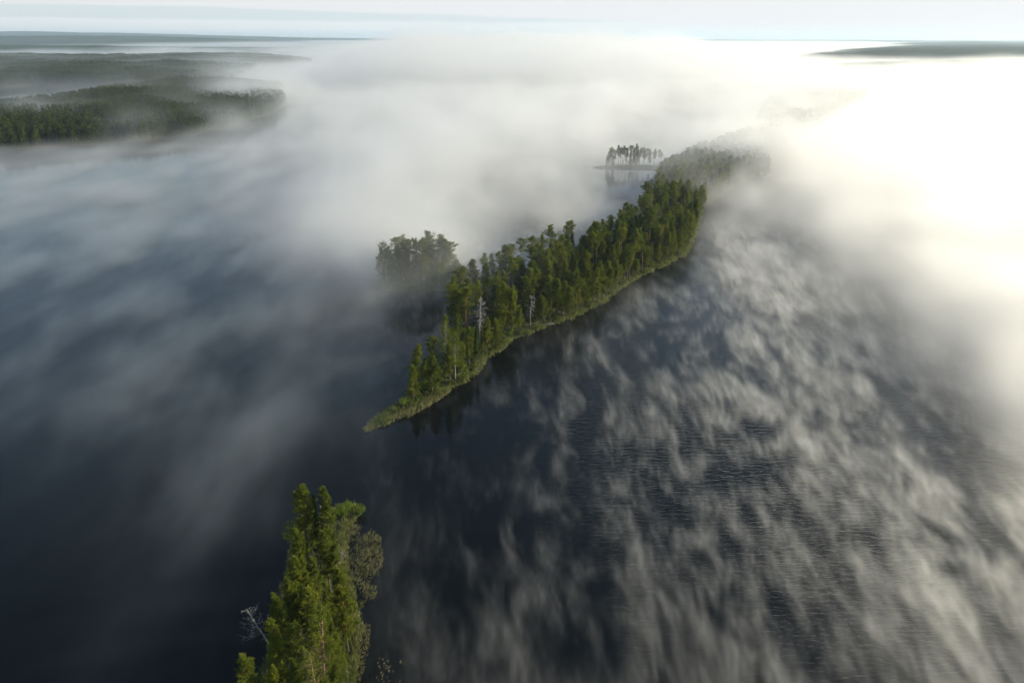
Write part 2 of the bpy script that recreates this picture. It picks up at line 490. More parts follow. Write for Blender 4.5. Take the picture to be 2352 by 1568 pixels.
def make_conifer(seed, H, cb, Wc, shape, nb, tuft, blade, bark=M_BARK, fol=M_PINE, bare_low=0, rtop=0.05, upb=0.5, k=7, dead_top=0, fine=1):
    if fine: blade, k = blade * 0.82, int(k * 1.35)
    r = np.random.default_rng(seed)
    T, C = MB(), MB()
    c = trunk_curve(r, H)
    rb = 0.008 * H + 0.02
    c2 = np.vstack([[c[0] - np.array([0, 0, 0.6])], c]); rr = np.concatenate([[rb * 1.5], rb * (1 - np.linspace(0, 1, len(c))) ** 0.8 + 0.015])
    T.tube(c2, rr, 6)
    at = lambda h: np.array([np.interp(h, c[:, 2], c[:, i]) for i in range(3)])
    PP, DD = [], []
    lobes = r.uniform(0, 6.28, 4)
    for i in range(nb):
        t = (i + r.random()) / nb
        t = t ** 0.9
        h = H * (cb + (1 - cb) * t)
        if shape == 'spruce': wprof = (1 - t) ** 0.85 + 0.04
        elif shape == 'pine': wprof = (min(1, (t + 0.12) / 0.3)) * (1 - t ** 2.1) ** 0.85 * (0.9 + 0.18 * math.sin(14 * t + lobes[3])) + 0.09
        elif shape == 'tall': wprof = math.sin(math.pi * (0.18 + 0.72 * t)) ** 0.7 * (0.75 + 0.4 * math.sin(9 * t + lobes[0]))
        else: wprof = math.sin(math.pi * (0.12 + 0.8 * t)) ** 0.6
        az_ = r.uniform(0, 6.28)
        lob = 0.84 + 0.22 * math.sin(az_ * 2 + lobes[1] + 3 * t) + 0.12 * math.sin(az_ * 3 + lobes[2] - 7 * t)
        L = Wc * wprof * lob * r.uniform(0.7, 1.12)
        if L < 0.12: L = 0.12
        el0 = {'spruce': -0.25 + 0.7 * t, 'pine': 0.12 + 0.85 * t, 'tall': -0.1 + 0.9 * t, 'birch': 0.5 + 0.5 * t}[shape] + r.normal(0, 0.12)
        o = at(h)
        d0 = np.array([math.cos(az_) * math.cos(el0), math.sin(az_) * math.cos(el0), math.sin(el0)])
        upc = {'spruce': 0.05, 'pine': 0.25, 'tall': 0.2, 'birch': -0.2}[shape] * L
        ts = np.linspace(0, 1, 4)
        pts = o + d0 * L * ts[:, None] + np.array([0, 0, 1]) * upc * (ts ** 2)[:, None]
        br = 0.012 + 0.012 * L
        T.tube(pts, br * (1 - 0.8 * ts), 3)
        nt_ = max(2, int(tuft * (0.5 + L)))
        f = 1 - r.random(nt_) ** 1.3 * 0.8
        base = o + d0 * L * f[:, None] + np.array([0, 0, 1]) * upc * (f ** 2)[:, None]
        sidev = unit(np.cross(d0, (0, 0, 1)))
        spread = (0.10 + 0.28 * L * (1.15 - f))[:, None]
        base = base + sidev * r.normal(0, 1, (nt_, 1)) * spread * 0.8 + r.normal(0, 0.10, (nt_, 3))
        if t > 0.97 or h < bare_low: continue
        for _ in range(k):
            D = unit(d0 * 0.7 + np.array([0, 0, upb]) + r.normal(0, 0.65, (nt_, 3)))
            PP.append(base + r.normal(0, 0.05, (nt_, 3))); DD.append(D)
    # leader shoots
    top = at(H)
    if not dead_top:
        n_ = 26
        hh = r.uniform(0, 0.09 * H, n_)
        D = unit(r.normal(0, 0.5, (n_, 3)) + np.array([0, 0, 1.0]))
        PP.append(top - np.array([0, 0, 1]) * hh[:, None] + r.normal(0, 0.06, (n_, 3))); DD.append(D)
    P = np.concatenate(PP); D = np.concatenate(DD)
    C.blades(P, D, r.uniform(0.7, 1.25, len(P)) * blade, r.uniform(0.7, 1.3, len(P)) * blade * 0.30, r)
    return T.mesh('trunk', bark, True), C.mesh('crown', fol)


def make_snag(seed, H, nb, Lb, cb=0.25, lean=0.02, droop=-0.25):
    r = np.random.default_rng(seed)
    T, B = MB(), MB()
    c = trunk_curve(r, H, lean)
    T.tube(np.vstack([[c[0] - np.array([0, 0, 0.6])], c]), np.concatenate([[0.2], 0.125 * (1 - np.linspace(0, 1, len(c))) ** 0.7 + 0.025]), 6)
    at = lambda h: np.array([np.interp(h, c[:, 2], c[:, i]) for i in range(3)])
    for i in range(nb):
        t = (i + r.random()) / nb; h = H * (cb + (0.99 - cb) * t)
        az_ = r.uniform(0, 6.28); L = Lb * (1 - 0.6 * t) * r.uniform(0.5, 1.15); e = droop + 0.7 * t + r.normal(0, 0.15)
        d0 = np.array([math.cos(az_) * math.cos(e), math.sin(az_) * math.cos(e), math.sin(e)])
        o = at(h); ts = np.linspace(0, 1, 6)
        wob = np.cumsum(r.normal(0, 0.07 * L, (6, 3)), 0); wob[0] = 0
        pts = o + d0 * L * ts[:, None] + wob - np.array([0, 0, 1]) * (0.12 * L * np.sin(ts * 3))[:, None]
        B.tube(pts, 0.034 * (1 - 0.75 * ts) * (0.6 + 0.2 * L), 4)
        for j in range(int(3 + 2.5 * L)):
            f = r.uniform(0.25, 1); q = np.array([np.interp(f, ts, pts[:, a]) for a in range(3)])
            d1 = unit(d0 + r.normal(0, 0.8, 3)); l1 = r.uniform(0.3, 0.9) * (0.4 + 0.25 * L)
            mid = q + d1 * l1 * 0.5 + r.normal(0, 0.06, 3)
            B.tube([q, mid, mid + unit(d1 + r.normal(0, 0.4, 3)) * l1 * 0.6], [0.026, 0.02, 0.01], 3)
    return T.mesh('trunk', M_DEAD, True), B.mesh('branches', M_DEAD)


def make_bush(seed, Rr, Hh, nstem, nleaf, mat, blade):
    r = np.random.default_rng(seed)
    T, C = MB(), MB(); PP, DD = [], []
    for i in range(nstem):
        a = r.uniform(0, 6.28); rr = Rr * math.sqrt(r.random()); e = np.array([rr * math.cos(a), rr * math.sin(a), Hh * r.uniform(0.6, 1.05) * (1 - 0.35 * (rr / Rr) ** 2)])
        ts = np.linspace(0, 1, 5)
        pts = np.stack([e[0] * ts ** 1.2, e[1] * ts ** 1.2, e[2] * ts - 0.2 * (1 - ts)], 1) + r.normal(0, 0.04, (5, 3))
        T.tube(pts, 0.03 * (1 - 0.7 * ts), 3)
        m = nleaf // nstem
        f = 1 - r.random(m) ** 1.5 * 0.75
        q = np.stack([np.interp(f, ts, pts[:, k]) for k in range(3)], 1) + r.normal(0, 0.22 * Rr / 1.2, (m, 3)) * (0.5 + f)[:, None] * 0.6
        q[:, 2] = np.maximum(q[:, 2], 0.1)
        PP.append(q); DD.append(unit(r.normal(0, 0.7, (m, 3)) + np.array([0, 0, 0.5])))
    P = np.concatenate(PP); D = np.concatenate(DD)
    C.blades(P, D, r.uniform(0.6, 1.2, len(P)) * blade, blade * 0.55, r)
    return T.mesh('trunk', M_BARK), C.mesh('crown', mat)


H_REF = 15.0
V = {}
V['pine'] = [make_conifer(100 + i, H_REF, cb, w, 'pine', nb, 8, 0.36) for i, (cb, w, nb) in enumerate(
    [(0.12, 1.9, 120), (0.18, 1.7, 110), (0.10, 2.1, 125), (0.25, 1.8, 105), (0.3, 1.6, 100), (0.16, 2.0, 118)])]
V['tall'] = [make_conifer(200 + i, H_REF, cb, w, 'tall', nb, 8, 0.36, bark=M_BARK) for i, (cb, w, nb) in enumerate(
    [(0.50, 2.1, 60), (0.58, 2.3, 52), (0.45, 1.9, 66), (0.62, 2.0, 46)])]
V['spruce'] = [make_conifer(300 + i, H_REF, cb, w, 'spruce', nb, 9, 0.34, fol=M_SPRUCE, upb=0.0) for i, (cb, w, nb) in enumerate(
    [(0.06, 2.0, 140), (0.10, 1.6, 135), (0.04, 2.3, 140)])]
V['birch'] = [make_conifer(400 + i, 9.0, 0.2, 1.7, 'birch', 60, 8, 0.34, bark=M_WHITE, fol=M_BIRCH) for i in range(2)]
V['snag'] = [make_snag(500, 14.0, 70, 2.7, cb=0.38, droop=-0.45), make_snag(501, 12.0, 36, 2.3, cb=0.45, lean=0.03, droop=-0.5), make_snag(502, 9.0, 26, 2.6, 0.3, 0.05, 0.1)]
V['half'] = [make_conifer(600, H_REF, 0.25, 2.3, 'pine', 120, 4, 0.34, bark=M_DEAD, k=5), make_conifer(601, H_REF, 0.3, 2.2, 'tall', 90, 3, 0.34, bark=M_PALE, k=5), make_conifer(602, H_REF, 0.22, 2.3, 'pine', 130, 4, 0.34, bark=M_PALE, k=5)]
V['bush'] = [make_bush(700 + i, 1.5, 2.4, 14, 950, M_BIRCH, 0.30) for i in range(3)]
NAME = {'pine': 'pine_tree', 'tall': 'pine_tree', 'half': 'pine_tree', 'spruce': 'spruce_tree', 'birch': 'birch_tree', 'snag': 'dead_tree', 'bush': 'willow_bush'}
CAT = {'pine_tree': 'tree', 'spruce_tree': 'tree', 'birch_tree': 'tree', 'dead_tree': 'dead tree', 'willow_bush': 'bush'}
REFH = {'birch': 9.0, 'bush': 2.4}
SNAG_H = [14.0, 12.0, 9.0]


def plant(kind, var, x, y, z, H, label, group=None, fat=1.0, rot=None, tilt=(0, 0)):
    tm, cm = V[kind][var]
    ref = SNAG_H[var] if kind == 'snag' else REFH.get(kind, H_REF)
    s = H / ref
    e = bpy.data.objects.new(NAME[kind], None); COL.objects.link(e)
    e.empty_display_size = 0.5
    e.location = (x, y, z); e.rotation_euler = (tilt[0], tilt[1], random.uniform(0, 6.28) if rot is None else rot)
    e.scale = (s * fat, s * fat, s)
    a = obj('trunk', tm, e); b = obj('branches' if kind == 'snag' else 'crown', cm, e)
    tag(e, label, CAT[NAME[kind]], group)
    return e


TAKEN = []


def top_plant(land, u, v, H, kind, var, label, group=None, fat=1.0, tilt=(0, 0), rot=None):
    for k in range(60):                                        # the height that sets its foot on dry land
        hh = H + (0.25 if k % 2 else -0.25) * ((k + 1) // 2)
        if hh < 0.4 * H: continue
        p = G(u, v, hh + 0.8)
        q = (np.array([p.x]), np.array([p.y]))
        if inside(land.p, *q)[0] and edge_dist(land.p, *q)[0] > (0.3 if H < 4 or land is spit else 1.0): H = hh; break
    z = max(land.hz(p.x, p.y), 0.0)
    p = G(u, v, H + z)
    TAKEN.append((p.x, p.y))
    return plant(kind, var, p.x, p.y, z - 0.05, H, label, group, fat, rot, tilt)


GI = 'trees on the near islet'
for (u, v, H, k, va, fat, lab) in [
    (682, 1115, 15.5, 'pine', 2, 1.25, 'broad fluffy pine at the far left tip of the near islet'),
    (741, 1119, 15.0, 'pine', 1, 1.0, 'pointed pine at the far tip of the near islet, beside the bush'),
    (716, 1135, 13.5, 'spruce', 1, 0.6, 'thin young spruce between the two pines at the far tip of the near islet'),
    (675, 1215, 13.5, 'pine', 0, 1.1, 'round-topped pine on the left edge of the near islet, just below the broad far pine'),
    (741, 1221, 12.0, 'pine', 3, 1.2, 'bright green pine on the right edge of the near islet, just below its bush'),
    (765, 1248, 10.5, 'pine', 4, 1.1, 'short bright pine behind the reed bed of the near islet'),
    (660, 1284, 14.0, 'pine', 5, 1.1, 'pine on the left edge of the near islet, third from the far tip'),
    (694, 1280, 13.0, 'pine', 1, 0.9, 'slim pine in the middle of the near islet above the dark gap'),
    (716, 1276, 12.0, 'pine', 4, 0.9, 'dark-sided pine beside the dark gap in the middle of the near islet'),
    (654, 1330, 13.5, 'pine', 3, 1.0, 'yellow-green pine on the left edge, beyond the pair with the leaning dead tree'),
    (623, 1364, 13.5, 'pine', 0, 1.0, 'pine directly above the leaning dead tree on the left edge of the islet'),
    (772, 1300, 13.5, 'pine', 2, 1.15, 'large bright yellow-green pine on the right edge of the islet by the reeds'),
    (722, 1352, 14.0, 'pine', 5, 1.05, 'olive pine in the middle of the islet beyond the half-bare pine'),
    (745, 1335, 12.0, 'pine', 1, 0.95, 'small pine left of the large bright pine on the right edge of the islet'),
    (690, 1340, 12.5, 'pine', 3, 0.95, 'grey-green pine in the middle of the islet with dead twigs'),
    (620, 1423, 14.5, 'pine', 1, 1.0, 'tall slim pine right of the leaning dead tree'),
    (719, 1392, 16.0, 'half', 2, 1.15, 'half-bare pine with pale dead branches in the middle of the islet'),
    (787, 1392, 12.5, 'pine', 4, 1.15, 'bright pine on the right shore of the islet with a bare reddish trunk'),
    (762, 1420, 12.0, 'pine', 0, 1.1, 'pine right of the half-bare pine'),
    (662, 1430, 13.0, 'tall', 2, 1.0, 'open pine with a visible reddish trunk left of the half-bare pine'),
    (558, 1494, 13.0, 'pine', 2, 1.05, 'lone rounded pine at the lower left corner of the islet'),
    (613, 1532, 10.0, 'pine', 5, 1.0, 'small pine at the bottom edge right of the lone rounded pine'),
    (707, 1491, 13.5, 'half', 1, 1.1, 'old pine with an orange forked trunk and dead twigs near the bottom edge'),
    (780, 1470, 11.5, 'pine', 3, 1.2, 'bright pine by the bare shore at the lower right of the islet'),
    (765, 1522, 10.5, 'pine', 1, 1.2, 'dense green pine at the bottom edge of the islet on its right side'),
    (668, 1515, 12.0, 'pine', 0, 1.1, 'pine at the bottom edge left of the old forked pine'),
    (735, 1560, 10.0, 'pine', 2, 1.2, 'pine cut by the bottom edge below the old forked pine')]:
    top_plant(fore, u, v, H, k, va, lab, GI, fat * 1.08)
DEAD = 'dead trees'


def lean_snag(u0, v0, u1, v1, H, var, label):
    b = G(u0, v0, 0.6); d = ray(u1, v1).normalized(); c = Vector((0, 0, CAM_H))
    # the point of the upper sight line that lies H from the foot, nearer the camera
    oc = c - b; B = oc.dot(d); disc = B * B - (oc.dot(oc) - H * H)
    s = -B - math.sqrt(max(disc, 0.0)); w = (c + d * s - b).normalized()
    e = plant('snag', var, b.x, b.y, b.z - 0.2, H, label, DEAD)
    e.rotation_euler = w.to_track_quat('Z', 'Y').to_euler()
    TAKEN.append((b.x, b.y))


lean_snag(618, 1478, 577, 1390, 8.5, 2, 'leaning silvery dead tree hanging over the water on the left of the near islet')
top_plant(fore, 737, 1160, 10.5, 'snag', 1, 'bare silvery dead tree among the pines at the far tip of the near islet', DEAD, 0.7)
lean_snag(765, 1300, 784, 1262, 6.5, 2, 'bare dead tree leaning right over the reed bed')
top_plant(fore, 798, 1152, 2.4, 'bush', 0, 'yellow-green willow bush at the far right tip of the near islet', 'bushes on the shores', 0.9)
top_plant(fore, 822, 1160, 2.2, 'bush', 1, 'small willow bush at the outer end of the near islet', 'bushes on the shores', 0.9)
top_plant(fore, 780, 1160, 2.6, 'bush', 2, 'willow bush between the pointed pine and the outer bushes', 'bushes on the shores', 0.9)

# --- tip of the ridge and the marked trees along its shore
GR = 'trees at the tip of the ridge'
for (u, v, H, k, va, fat, lab) in [
    (945, 838, 9.5, 'pine', 0, 1.75, 'outermost pine at the tip of the ridge'),
    (952, 792, 12.0, 'pine', 5, 1.5, 'dark pine behind the outermost pine of the ridge tip'),
    (988, 815, 10.5, 'pine', 2, 1.9, 'broad pine right of the outermost pine of the ridge tip'),
    (990, 772, 12.0, 'tall', 2, 1.6, 'rounded pine on the water side behind the broad pine of the ridge tip'),
    (975, 820, 8.5, 'pine', 4, 1.4, 'slim pine between the outermost pine and the broad pine'),
    (1020, 722, 16.5, 'half', 0, 1.2, 'tall thin-topped grey-green pine at the ridge tip'),
    (1042, 762, 14.0, 'half', 0, 1.4, 'tall pine with a pale bare trunk at the ridge tip'),
    (1030, 790, 11.5, 'pine', 3, 1.5, 'green pine left of the pine with the pale bare trunk'),
    (1065, 672, 13.0, 'pine', 4, 1.5, 'brownish pine by the gap of water behind the ridge tip'),
    (1048, 700, 11.5, 'pine', 1, 1.5, 'olive pine beside the gap of water behind the ridge tip'),
    (1075, 752, 11.0, 'pine', 1, 1.7, 'dense green pine left of the skinny dead tree'),
    (1115, 728, 13.5, 'pine', 3, 1.6, 'bright pine with a clear dark trunk below the skeletal dead tree'),
    (1092, 745, 11.5, 'spruce', 1, 1.2, 'pointed spruce just left of the bright pine with the dark trunk'),
    (1150, 655, 15.0, 'pine', 0, 1.4, 'tall green pine between the two silvery dead trees'),
    (1160, 645, 16.0, 'pine', 2, 1.4, 'tallest of the pines between the two silvery dead trees'),
    (1175, 660, 14.0, 'pine', 5, 1.4, 'slim pine left of the right silvery dead tree'),
    (1194, 708, 9.0, 'pine', 4, 1.7, 'small bright pine by the shore left of the right silvery dead tree'),
    (1280, 640, 13.0, 'pine', 1, 1.6, 'bright-footed pine on the shore right of the right silvery dead tree'),
    (1328, 625, 14.5, 'tall', 0, 1.5, 'open pine with a pale trunk standing alone on the shore strip'),
    (1378, 600, 13.0, 'pine', 3, 1.6, 'pine on the shore right of the open pine with the pale trunk')]:
    top_plant(ridge, u, v, H * 0.95, k, va, lab, GR, fat)
top_plant(ridge, 1100, 681, 14.0, 'snag', 0, 'silvery skeletal dead tree with drooping branches, left of the two on the ridge', DEAD, 1.0)
top_plant(ridge, 1219, 676, 11.3, 'snag', 1, 'crooked silvery dead tree, right of the two on the ridge', DEAD, 1.1)
top_plant(ridge, 1020, 705, 10.0, 'snag', 2, 'pale bare snag over the gap of water behind the ridge tip', DEAD, 0.7)


def fill(land, spacing, n_try, ok, seed, edge=1.5):
    """Scattered standing places at least spacing apart inside the land."""
    r = np.random.default_rng(seed)
    p = land.p; lo, hi = p.min(0), p.max(0)
    pts = np.array(TAKEN) if TAKEN else np.zeros((0, 2)); base = len(pts)
    cell = {}
    for q in pts: cell.setdefault((int(q[0] // spacing), int(q[1] // spacing)), []).append(q)
    C = r.uniform(lo, hi, (n_try, 2)); C = C[inside(p, C[:, 0], C[:, 1])]
    d = edge_dist(p, C[:, 0], C[:, 1]); C = C[d > edge]; d = d[d > edge]
    out = []
    for q, dq in zip(C, d):
        if not ok(q[0], q[1]): continue
        ci, cj = int(q[0] // spacing), int(q[1] // spacing)
        sp = spacing * (0.8 + 0.4 * r.random())
        if any((abs(w[0] - q[0]) ** 2 + abs(w[1] - q[1]) ** 2) < sp * sp for i in (-1, 0, 1) for j in (-1, 0, 1) for w in cell.get((ci + i, cj + j), ())): continue
        cell.setdefault((ci, cj), []).append(q); out.append((q[0], q[1], dq))
    return out


R_SHORE = poly_world(RIDGE_RIGHT)


def shore_dist(x, y):
    d = 1e9
    for i in range(len(R_SHORE) - 1):
        a, b = R_SHORE[i], R_SHORE[i + 1]; w = b - a
        t = min(1, max(0, ((x - a[0]) * w[0] + (y - a[1]) * w[1]) / (w @ w)))
        d = min(d, math.hypot(x - a[0] - t * w[0], y - a[1] - t * w[1]))
    return d


def uv(x, y, z=0.0):
    a, b = project(np.array([[x, y, z]])); return float(a[0]), float(b[0])


front_spots = []
FL = densify(np.vstack([R_SHORE[:20], R_SHORE[19:20]]), 1.0); rf = random.Random(21)
s_ = 30.0
while s_ < len(FL) * 0.5:
    s_ += rf.uniform(1.6, 3.4); i_ = int(s_)
    a_, b__ = FL[i_], FL[i_ + 1]; nn = np.array([-(b__ - a_)[1], (b__ - a_)[0]]); nn /= np.linalg.norm(nn) + 1e-9
    x, y = a_ + nn * rf.uniform(1.2, 3.6)
    if any((x - q[0]) ** 2 + (y - q[1]) ** 2 < 4.0 for q in TAKEN): continue
    TAKEN.append((x, y)); front_spots.append((x, y, 1.5))
spots = front_spots + fill(ridge, 2.8, 90000, lambda x, y: shore_dist(x, y) > 2.3, 5, 1.3)
spots.sort(key=lambda q: q[1])
rr_ = random.Random(11)
rest = []
n_ind = 0
jobs = []
for (x, y, d) in spots:
    u, v = uv(x, y)
    if v > 905 or (u < 1010 and v > 780): continue                   # the outer tip is planted tree by tree above
    sd = shore_dist(x, y)
    if u < 1130 and sd < 6 and rr_.random() < 0.35: continue
    z = ridge.hz(x, y)
    front = sd < 9; back = d < 9 and not front
    ku = rr_.random()
    if front: k = 'pine' if ku < 0.70 else ('spruce' if ku < 0.80 else ('tall' if ku < 0.92 else 'birch'))
    elif back: k = 'tall' if ku < 0.62 else ('pine' if ku < 0.85 else 'spruce')
    else: k = 'pine' if ku < 0.55 else ('spruce' if ku < 0.72 else 'tall')
    Ht = {'pine': rr_.uniform(11, 15.5), 'tall': rr_.uniform(13.5, 17.5), 'spruce': rr_.uniform(10, 17), 'birch': rr_.uniform(7, 10)}[k]
    if front: Ht *= rr_.uniform(0.6, 1.0) if sd < 4 else 0.9
    if k == 'pine' and rr_.random() < 0.18: Ht *= 0.72
    va = rr_.randrange(len(V[k])); fat = rr_.uniform(1.6, 2.3) * (0.8 if k == 'tall' else 1); Ht *= 0.83
    if n_ind >= 300:
        rest.append((x, y, z, Ht, k)); continue
    n_ind += 1
    jobs.append((k, va, x, y, z, Ht, fat, front, back, u))
ORD = lambda n: f"{n}{'th' if 10 < n % 100 < 14 else {1: 'st', 2: 'nd', 3: 'rd'}.get(n % 10, 'th')}"
KN = {'pine': 'full green pine', 'tall': 'long-trunked pine', 'spruce': 'dark pointed spruce', 'birch': 'light green birch'}
cnt = {}
for (k, va, x, y, z, Ht, fat, front, back, u) in sorted(jobs, key=lambda q: q[9]):
    if front or back:
        c = cnt[(k, front)] = cnt.get((k, front), 0) + 1
        lab = (f"{ORD(c)} {KN[k]} along the ridge's sunny right shore, counted from its tip" if front else f"{ORD(c)} {KN[k]} on the ridge's skyline side, counted from its tip")
        grp = 'trees along the sunny shore of the ridge' if front else 'trees on the skyline side of the ridge'
    else:
        zone = ('just behind the silvery dead trees' if u < 1235 else 'in the stand right of the silvery dead trees' if u < 1370 else 'in the thick middle of the ridge' if u < 1490 else 'at the bend where the ridge meets fog')
        lab = f'{KN[k]} deep inside the wood {zone}'; grp = 'trees inside the ridge wood'
    plant(k, va, x, y, z - 0.05, Ht, lab, grp, fat, None, (rr_.gauss(0, 0.025), rr_.gauss(0, 0.025)))
print('individual ridge trees', n_ind, 'rest', len(rest))

# --- the point and the spit behind the ridge
for (u, v, H, k, va, fat) in [(985, 530, 17.5, 'tall', 0, 1.2), (1003, 541, 16.5, 'tall', 1, 1.1), (1018, 548, 16.5, 'tall', 2, 1.0), (1026, 556, 15.5, 'tall', 3, 1.0),
                              (972, 545, 16.5, 'tall', 2, 1.1), (955, 548, 16, 'tall', 1, 1.0), (940, 548, 16, 'tall', 3, 1.0), (926, 556, 15.5, 'tall', 0, 1.0), (910, 562, 15, 'pine', 3, 0.9),
                              (893, 565, 15.5, 'tall', 2, 0.9), (880, 570, 14.5, 'tall', 1, 0.9), (870, 590, 13, 'tall', 3, 0.9), (900, 590, 12, 'pine', 0, 1.0), (935, 585, 12, 'pine', 5, 1.0),
                              (965, 590, 12, 'pine', 1, 1.0), (990, 600, 11, 'pine', 2, 1.0), (1015, 605, 9.5, 'birch', 0, 1.2), (1030, 612, 7.5, 'birch', 1, 1.3), (880, 610, 10, 'pine', 4, 1.0), (950, 612, 9, 'birch', 0, 1.2), (915, 615, 9, 'birch', 1, 1.2)]:
    tall = k == 'tall'
    kn = 'long-trunked pine' if tall else ('light green birch' if k == 'birch' else 'bushy pine')
    lab = {(985, 530): 'tallest long-trunked pine on the misty point left of the ridge'}.get((u, v), f'{kn} in the mist on the point left of the ridge')
    top_plant(pen, u, v, H, k, va, lab, 'trees on the misty point', fat * 1.3)
pj = 0
for (x, y, d) in fill(pen, 2.8, 12000, lambda x, y: x < 0 or True, 15, 0.8):
    pj += 1
    u, v = uv(x, y)
    if u > 1052: continue
    k = rr_.choice(['birch', 'birch', 'pine', 'tall', 'pine']); hh = {'birch': rr_.uniform(6, 9.5), 'pine': rr_.uniform(7, 13), 'tall': rr_.uniform(12, 15.5)}[k]
    plant(k, rr_.randrange(len(V[k])), x, y, pen.hz(x, y) - 0.05, hh, {'birch': 'light green birch', 'pine': 'bushy pine', 'tall': 'long-trunked pine'}[k] + ' in the mist on the point left of the ridge', 'trees on the misty point', rr_.uniform(1.4, 1.8))
for i, (u, v, H, k, va, fat) in enumerate([(1393, 354, 9, 'spruce', 1, 0.7), (1408, 338, 14.5, 'tall', 2, 1.0), (1420, 334, 15.5, 'tall', 0, 0.9), (1412, 356, 9.5, 'spruce', 0, 0.7), (1430, 336, 15, 'tall', 1, 0.9), (1440, 340, 14.5, 'tall', 3, 0.85),
                              (1452, 334, 16, 'tall', 3, 0.8), (1462, 331, 16.5, 'tall', 0, 0.9), (1474, 340, 14.5, 'tall', 1, 0.85), (1480, 338, 15, 'tall', 2, 0.85), (1492, 341, 14.5, 'tall', 3, 0.8), (1505, 342, 14, 'tall', 0, 0.8), (1436, 352, 11, 'tall', 2, 0.7), (1517, 350, 13, 'tall', 1, 0.8)]):
    lab = {0: 'short pointed spruce at the outer left end of the low spit', 3: 'spruce in front of the first tall pines on the low spit', 7: 'tallest slender pine in the middle of the low spit'}.get(i, 'slender long-trunked pine mirrored in calm water on the low spit')
    top_plant(spit, u + rr_.uniform(-3, 3), v, H * rr_.uniform(0.85, 1.05), k, va, lab, 'trees on the low spit', fat * rr_.uniform(1.2, 1.8))
for (u, v, H) in [(1399, 349, 11), (1404, 343, 13), (1413, 345, 12), (1427, 341, 13.5), (1434, 338, 14), (1443, 346, 11.5), (1449, 351, 10), (1458, 340, 13.5), (1466, 336, 15), (1470, 344, 12.5), (1483, 347, 11), (1495, 343, 12.5), (1503, 349, 10.5), (1514, 344, 13)]:
    top_plant(spit, u, v, H, 'tall' if rr_.random() < 0.7 else 'pine', rr_.randrange(4), 'fuller pine with a half-length crown in the clumps on the low spit', 'trees on the low spit', rr_.uniform(1.0, 1.5))


# --- wooded masses : far trees as instances on scattered points
def far_tree(seed, kind):
    r = np.random.default_rng(seed); C = MB()
    Ht = 15.0; cb = 0.12 if kind != 'tall' else 0.4
    n = 280
    t = r.random(n) ** 0.8
    if kind == 'spruce': w = 2.6 * (1 - t) ** 0.9 + 0.1
    elif kind == 'pine': w = 2.6 * np.minimum(1, (t + 0.15) / 0.3) * (1 - t ** 2.4) ** 0.7 + 0.15
    else: w = 2.8 * np.sin(np.pi * (0.15 + 0.75 * t)) ** 0.7
    a = r.uniform(0, 6.28, n); q = w * (0.45 + 0.55 * r.random(n) ** 0.5)
    P = np.stack([np.cos(a) * q, np.sin(a) * q, Ht * (cb + (1 - cb) * t)], 1)
    D = unit(np.stack([np.cos(a), np.sin(a), 0.6 + 0 * a], 1) + r.normal(0, 0.5, (n, 3)))
    C.blades(P - D * 0.4, D, r.uniform(0.9, 1.6, n), 0.55, r)
    C.tube([(0, 0, -1), (0, 0, 7), (0, 0, 14.8)], [0.2, 0.13, 0.03], 4)
    return C


def clump(seed, side=36.0, n=62):
    r = np.random.default_rng(seed); C = MB()
    for i in range(n):
        src = FT[r.integers(len(FT))]
        s = r.uniform(0.65, 1.15); a = r.uniform(0, 6.28); off = np.array([*r.uniform(-side / 2, side / 2, 2), 0])
        Vv = np.concatenate(src.v); Fv = np.concatenate(src.f)
        # every other spray, a little larger
        ca, sa = math.cos(a), math.sin(a); M = np.array([[ca, -sa, 0], [sa, ca, 0], [0, 0, 1]]) * s
        C.add(Vv @ M.T + off, Fv)
    return C


FT = [far_tree(900 + i, k) for i, k in enumerate(['pine', 'spruce', 'tall', 'pine', 'tall', 'spruce'])]
protos = bpy.data.collections.new('forest_kinds')
for i, c in enumerate(FT):
    o = bpy.data.objects.new('far_tree', c.mesh('far_tree', M_FAR)); protos.objects.link(o)
clumps = bpy.data.collections.new('forest_clumps')
for i in range(4):
    o = bpy.data.objects.new('tree_clump', clump(950 + i).mesh('tree_clump', M_FAR)); clumps.objects.link(o)


